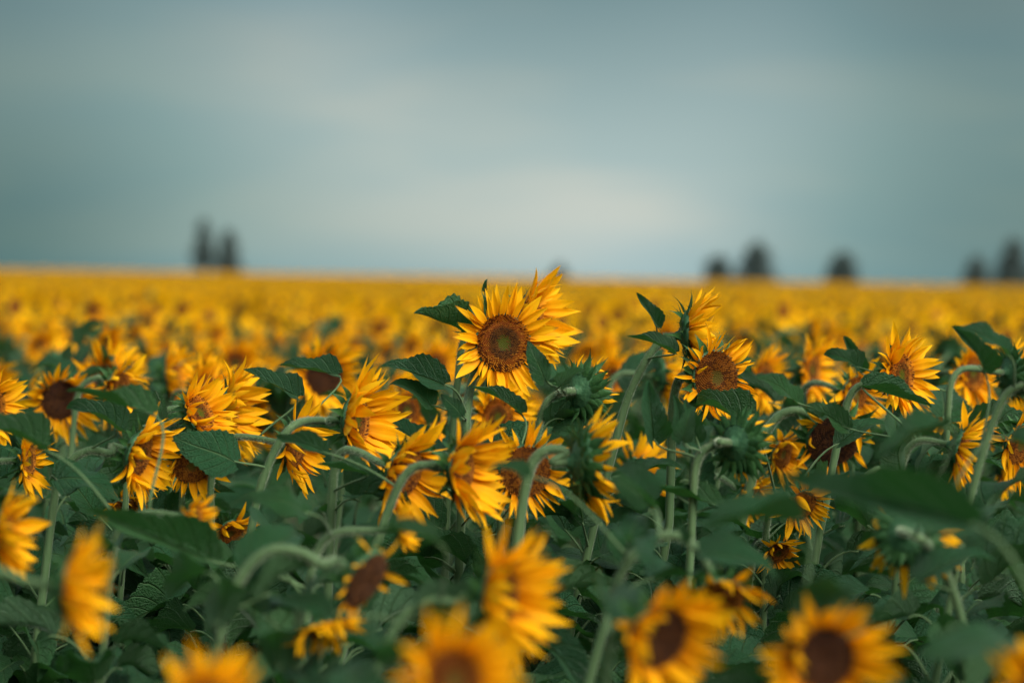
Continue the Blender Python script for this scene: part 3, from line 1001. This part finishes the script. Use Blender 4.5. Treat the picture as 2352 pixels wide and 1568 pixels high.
 dict(label='low sunflower between pale stems, left of the middle', c=(528, 1222), k=1.06, d=150, a=40, p=-30, st='droop', nl=9, top=0.85),
 dict(label='dim blurred sunflower in the bottom right corner', c=(2405, 1590), k=0.55, d=300, a=-20, p=10, st='cup', nl=6, top=0.7),
 dict(label='sunflower at the right edge behind the slanting stem', c=(2340, 1020), k=1.0, d=210, a=40, p=-15, st='droop', nl=9, top=0.8),
 dict(label='sunflower low behind the tall one, under its leaf', c=(1140, 958), k=1.16, d=190, a=36, p=0, st='fresh', nl=8, top=0.8),
 dict(label='soft sunflower cut by the left edge, highest there', c=(-22, 935), k=1.05, d=190, a=60, p=0, st='fresh', nl=9, top=0.85),
 dict(label='sunflower at the left on a bent neck in front of the blurred rows', c=(268, 892), k=1.18, d=180, a=60, p=-12, st='droop',
      stem=[(166, 1010), (176, 920), (194, 880), (226, 868)], nl=8, top=0.8),
 dict(label='soft yellow sunflower behind upright small leaves, upper left', c=(395, 868), k=1.4, d=180, a=75, p=10, st='cup', nl=9),
]
for s in NEAR:
    EXPL.append((s['c'][0], s['c'][1], s['k'], s['d'] / 2))
PLANS = [plan(s, random.Random(500 + i)) for i, s in enumerate(NEAR)]
for i, s in enumerate(NEAR):
    for lf in s.get('leaves', ()):
        j, leaf = settle_leaf(lf, s['k'], i)
        PLANS[j].setdefault('leaves', []).append(leaf)
for i, s in enumerate(NEAR):
    sunflower(s, i, random.Random(100 + i), PLANS[i])

# ------------------------------------------------------------------ the softer rows behind
def side_word(x, y):
    px = project(Vector((x, y, 1.4)))[0] / IMG_W
    for lim, w in ((0.0, 'outside the left edge'), (0.14, 'at the left edge'), (0.33, 'below the poplar'), (0.45, 'left of the tall flower'),
                   (0.58, 'behind the tall flower'), (0.72, 'right of the tall flower'), (0.86, 'below the lone tree'), (1.0, 'at the right edge')):
        if px < lim:
            return w
    return 'outside the right edge'
rf = random.Random(77)
spots = []
y = 6.3
while y < 16.6:
    hwid = y * 0.24 + 0.5
    x = -hwid + rf.uniform(0, 0.3)
    while x < hwid:
        spots.append((x + rf.gauss(0, 0.07), y + rf.gauss(0, 0.12)))
        x += rf.uniform(0.28, 0.42) * (1.0 + 0.012 * (y - 6))
    y += 0.66 + 0.012 * (y - 6)
heads_near = [(P(s['c'][0], s['c'][1], s['k'])) for s in NEAR]
kept = []
for (x, y) in spots:
    if y < 6.2 or any((Vector((x, y)) - Vector((h.x, h.y))).length < 0.24 for h in heads_near):
        continue
    kept.append((x, y))
kept.sort(key=lambda q: q[1])
FILL = kept[:220]
SIDE = []
for i in range(24):                                   # the rows go on to either side of the view
    y = 2.5 + 3.6 * ((i // 2) + rf.random() * 0.8) / 12
    SIDE.append(((1 if i % 2 else -1) * (0.215 * y + rf.uniform(0.26, 0.85)), y))
for (x, y) in SIDE + FILL:
    k = y / D0
    hz_ = gz(y) + (1.42 if k < 1.7 else 1.45) + rf.gauss(0, 0.07)
    hz_ = min(hz_, CAM_H - 0.21)
    st = rf.choices(['fresh', 'cup', 'droop', 'narrow', 'back', 'old'], [22, 54, 10, 7, 6, 1])[0]
    az = rf.gauss(64, 26) if st != 'back' else rf.uniform(105, 150)
    band = ('in the front rows' if k < 1.14 else 'in the soft near row' if k < 1.6 else
            ('in the blurred rows' if k < 2.3 else 'in the strongly blurred rows'))
    look = ('seen from its green back' if st == 'back' else 'with a dark spent disc' if st == 'old' else 'with hanging petals' if st == 'droop' else
            'seen nearly full face' if az < 28 else 'turned half to the right' if az < 65 else 'in right profile')
    lab = 'sunflower %s, %s, %s' % (look, band, side_word(x, y))
    spec = dict(label=lab, group='sunflowers ' + band, k=k, C=Vector((x, y, hz_)), rad=rf.uniform(0.095, 0.135), a=az, p=rf.gauss(-3, 10), st=st,
                f=rf.uniform(0.38, 0.47), nl=11 if k < 1.7 else 7, arch=rf.uniform(0.08, 0.16))
    sunflower(spec, -1, rf, plan(spec, rf, False), single=(k < 1.75), explicit=False)
Y_END = FILL[-1][1]

# ------------------------------------------------------------------ the far field, too many to count
def far_field():
    rg = np.random.default_rng(5)
    def wedge(y0, y1, dens):
        t = 0.30
        n = int(t * (y1 * y1 - y0 * y0) * dens)
        y = np.sqrt(rg.uniform(y0 * y0, y1 * y1, n))
        x = rg.uniform(-1, 1, n) * (y * t + 1.0)
        return x, y
    def proto(npet, nd, nleaf, stem):
        """unit head: Z axis forward, radius 1; returns verts, tris, material, and which verts stay upright (leaves)"""
        V, T, Mi, K = [], [], [], []
        def add(vs, ts, m, kind):
            b = len(V)
            V.extend(vs); T.extend([[b + i for i in t] for t in ts]); Mi.extend([m] * len(ts)); K.extend([kind] * len(vs))
        for i in range(npet):
            a = 2 * math.pi * i / npet + rg.uniform(-0.2, 0.2)
            L = rg.uniform(0.85, 1.15)
            z1 = rg.uniform(0.2, 0.8)
            w = 2.6 / npet
            ca, sa = math.cos(a), math.sin(a)
            def p(r, o, z):
                return (r * ca - o * sa, r * sa + o * ca, z)
            add([p(0.40, 0, 0.05), p(0.68, w, z1 * 0.5), p(L, 0, z1), p(0.68, -w, z1 * 0.5 - 0.05)], [(0, 1, 2), (0, 2, 3)], 0, 0)
        vs = [(0, 0, 0.15)] + [(0.47 * math.cos(2 * math.pi * i / nd), 0.47 * math.sin(2 * math.pi * i / nd), 0.07) for i in range(nd)]
        add(vs, [(0, 1 + i, 1 + (i + 1) % nd) for i in range(nd)], 1, 0)
        vs = [(0, 0, -0.32)] + [(0.52 * math.cos(2 * math.pi * i / nd), 0.52 * math.sin(2 * math.pi * i / nd), 0.0) for i in range(nd)]
        add(vs, [(0, 1 + (i + 1) % nd, 1 + i) for i in range(nd)], 2, 0)
        for i in range(nleaf):
            a = rg.uniform(0, 6.28)
            z = -rg.uniform(0.9, 4.5)
            ca, sa = math.cos(a), math.sin(a)
            def q(r, o, zz):
                return (r * ca - o * sa, r * sa + o * ca, z + zz)
            L = rg.uniform(1.1, 1.7)
            add([q(0.5, 0, 0.3), q(0.5 + L * 0.4, L * 0.34, 0.5), q(0.5 + L, 0, rg.uniform(-0.6, 0.6)), q(0.5 + L * 0.4, -L * 0.34, 0.5)],
                [(0, 1, 2), (0, 2, 3)], 2, 1)
        if stem:
            vs = []
            for z in (-6.0, -0.3):
                for i in range(3):
                    vs.append((-0.5 + 0.09 * math.cos(i * 2.094), 0.09 * math.sin(i * 2.094), z))
            ts = []
            for i in range(3):
                j = (i + 1) % 3
                ts += [(i, j, 3 + j), (i, 3 + j, 3 + i)]
            add(vs, ts, 2, 1)
        return np.array(V), np.array(T), np.array(Mi), np.array(K)
    AV, AT, AM = [], [], []
    base = 0
    for (y0, y1, dens, prm) in ((Y_END + 0.1, 60, 5.0, (15, 8, 7, True)), (60, 150, 1.5, (9, 6, 3, False)), (150, 420, 0.28, (8, 5, 2, False))):
        X, Y = wedge(y0, y1, dens)
        protos = [proto(*prm) for _ in range(5)]
        which = rg.integers(0, 5, len(X))
        for w in range(5):
            sel = which == w
            x, y = X[sel], Y[sel]
            n = len(x)
            V, T, Mi, K = protos[w]
            az = np.radians(rg.normal(60, 28, n))
            pt = np.radians(rg.normal(-2, 10, n))
            s = rg.uniform(0.095, 0.135, n)
            g = np.array([gz(v) for v in y])
            z = g + 1.475 + rg.normal(0, 0.08, n)
            nx, ny, nz = np.sin(az) * np.cos(pt), -np.cos(az) * np.cos(pt), np.sin(pt)
            N = np.stack([nx, ny, nz], 1)
            Xa = np.stack([np.cos(az), np.sin(az), np.zeros(n)], 1)
            Ya = np.cross(N, Xa)
            Wd = Xa[:, None, :] * V[None, :, 0:1] + Ya[:, None, :] * V[None, :, 1:2] + N[:, None, :] * V[None, :, 2:3]
            up = np.repeat(V[None], n, 0)
            Wd = np.where(K[None, :, None] == 1, up, Wd)
            Wd = Wd * s[:, None, None] + np.stack([x, y, z], 1)[:, None, :]
            AV.append(Wd.reshape(-1, 3))
            AT.append((T[None] + (np.arange(n) * len(V))[:, None, None] + base).reshape(-1, 3))
            AM.append(np.tile(Mi, n))
            base += n * len(V)
    AV, AT, AM = np.concatenate(AV), np.concatenate(AT), np.concatenate(AM)
    me = bpy.data.meshes.new('far_sunflowers')
    me.vertices.add(len(AV)); me.vertices.foreach_set('co', AV.astype(np.float32).ravel())
    me.loops.add(len(AT) * 3); me.loops.foreach_set('vertex_index', AT.astype(np.int32).ravel())
    me.polygons.add(len(AT))
    me.polygons.foreach_set('loop_start', np.arange(0, len(AT) * 3, 3, dtype=np.int32))
    me.polygons.foreach_set('material_index', AM.astype(np.int32))
    for m in (M_FARP, M_FARD, M_FARL):
        me.materials.append(m)
    me.update(calc_edges=True)
    print('far field tris', len(AT))
    o = link('sunflower_crop', me)
    o['kind'] = 'stuff'
    o['label'] = 'far yellow sunflower crop blurring into the horizon'
    o['category'] = 'sunflower field'
far_field()

# ------------------------------------------------------------------ trees beyond the field
def tree(label, px, top, wpx, dist, shape, seed):
    rg = np.random.default_rng(seed)
    k = dist / D0
    base = P(px, 660, k)
    gx = Vector((base.x, base.y, gz(dist)))
    ztop = P(px, top, k).z
    H = ztop - gx.z
    Rw = wpx / FPX * dist / 2 * 1.15
    root = bpy.data.objects.new('tree', None)
    COL.objects.link(root)
    root.location = gx
    root['label'] = label
    root['category'] = 'tree'
    root['group'] = 'trees beyond the field'
    # trunk and limbs
    V, F = tube([Vector((0.05 * math.sin(i), 0.05 * math.cos(i * 2), H * 0.9 * i / 6)) for i in range(7)],
                [0.30 * (1 - 0.14 * i) for i in range(7)], 8)
    for i in range(9):
        a = i * 2.4
        z = H * (0.2 + 0.65 * i / 9)
        d = Vector((math.cos(a), math.sin(a), 0.9)) * Rw * 0.6
        v2, f2 = tube([Vector((0, 0, z)), Vector((0, 0, z)) + d * 0.5, Vector((0, 0, z)) + d], [0.09, 0.06, 0.02], 5)
        b = len(V)
        V += v2
        F += [tuple(b + q for q in f) for f in f2]
    link('trunk', new_mesh('trunk', V, F, [M_BARK]), root)
    def prof(t):
        if shape == 'poplar': return (0.55 + 0.45 * math.sin(min(t * 2.4, 1) * math.pi / 2)) * (1 - max(0, (t - 0.25) / 0.75) ** 1.5)
        if shape == 'cone': return max(1 - t, 0) ** 0.72
        return (0.8 + 0.2 * min(t * 3, 1)) * math.sqrt(max(0, 1 - max(0, (t - 0.3) / 0.7) ** 2.2))
    # clumps, then leaves spread around each clump
    nc, nl = 80, 70
    P0 = []
    for c in range(nc):
        t = rg.uniform(0.0, 0.98)
        r = prof(t) * Rw * math.sqrt(rg.uniform(0.05, 1)) * 0.85
        a = rg.uniform(0, 6.28)
        cr_ = (0.20 + 0.16 * rg.random()) * Rw * (0.6 + 0.6 * prof(t))
        cc = np.array([r * math.cos(a), r * math.sin(a), H * (0.08 + 0.90 * t)])
        P0.append(cc + rg.normal(0, 0.55, (nl, 3)) * cr_ * np.array([1, 1, 1.2]))
    pts = np.concatenate(P0)
    n = len(pts)
    sz = rg.uniform(0.14, 0.30, n) * (0.6 + 0.12 * Rw)
    d1 = rg.normal(0, 1, (n, 3)); d1 /= np.linalg.norm(d1, axis=1)[:, None]
    d2 = np.cross(d1, rg.normal(0, 1, (n, 3))); d2 /= np.linalg.norm(d2, axis=1)[:, None]
    Q = np.stack([pts - d1 * sz[:, None], pts + d2 * sz[:, None] * 0.6, pts + d1 * sz[:, None], pts - d2 * sz[:, None] * 0.6], 1).reshape(-1, 3)
    Fq = np.arange(n * 4).reshape(-1, 4).tolist()
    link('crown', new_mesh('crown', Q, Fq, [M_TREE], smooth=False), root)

TD = 430.0
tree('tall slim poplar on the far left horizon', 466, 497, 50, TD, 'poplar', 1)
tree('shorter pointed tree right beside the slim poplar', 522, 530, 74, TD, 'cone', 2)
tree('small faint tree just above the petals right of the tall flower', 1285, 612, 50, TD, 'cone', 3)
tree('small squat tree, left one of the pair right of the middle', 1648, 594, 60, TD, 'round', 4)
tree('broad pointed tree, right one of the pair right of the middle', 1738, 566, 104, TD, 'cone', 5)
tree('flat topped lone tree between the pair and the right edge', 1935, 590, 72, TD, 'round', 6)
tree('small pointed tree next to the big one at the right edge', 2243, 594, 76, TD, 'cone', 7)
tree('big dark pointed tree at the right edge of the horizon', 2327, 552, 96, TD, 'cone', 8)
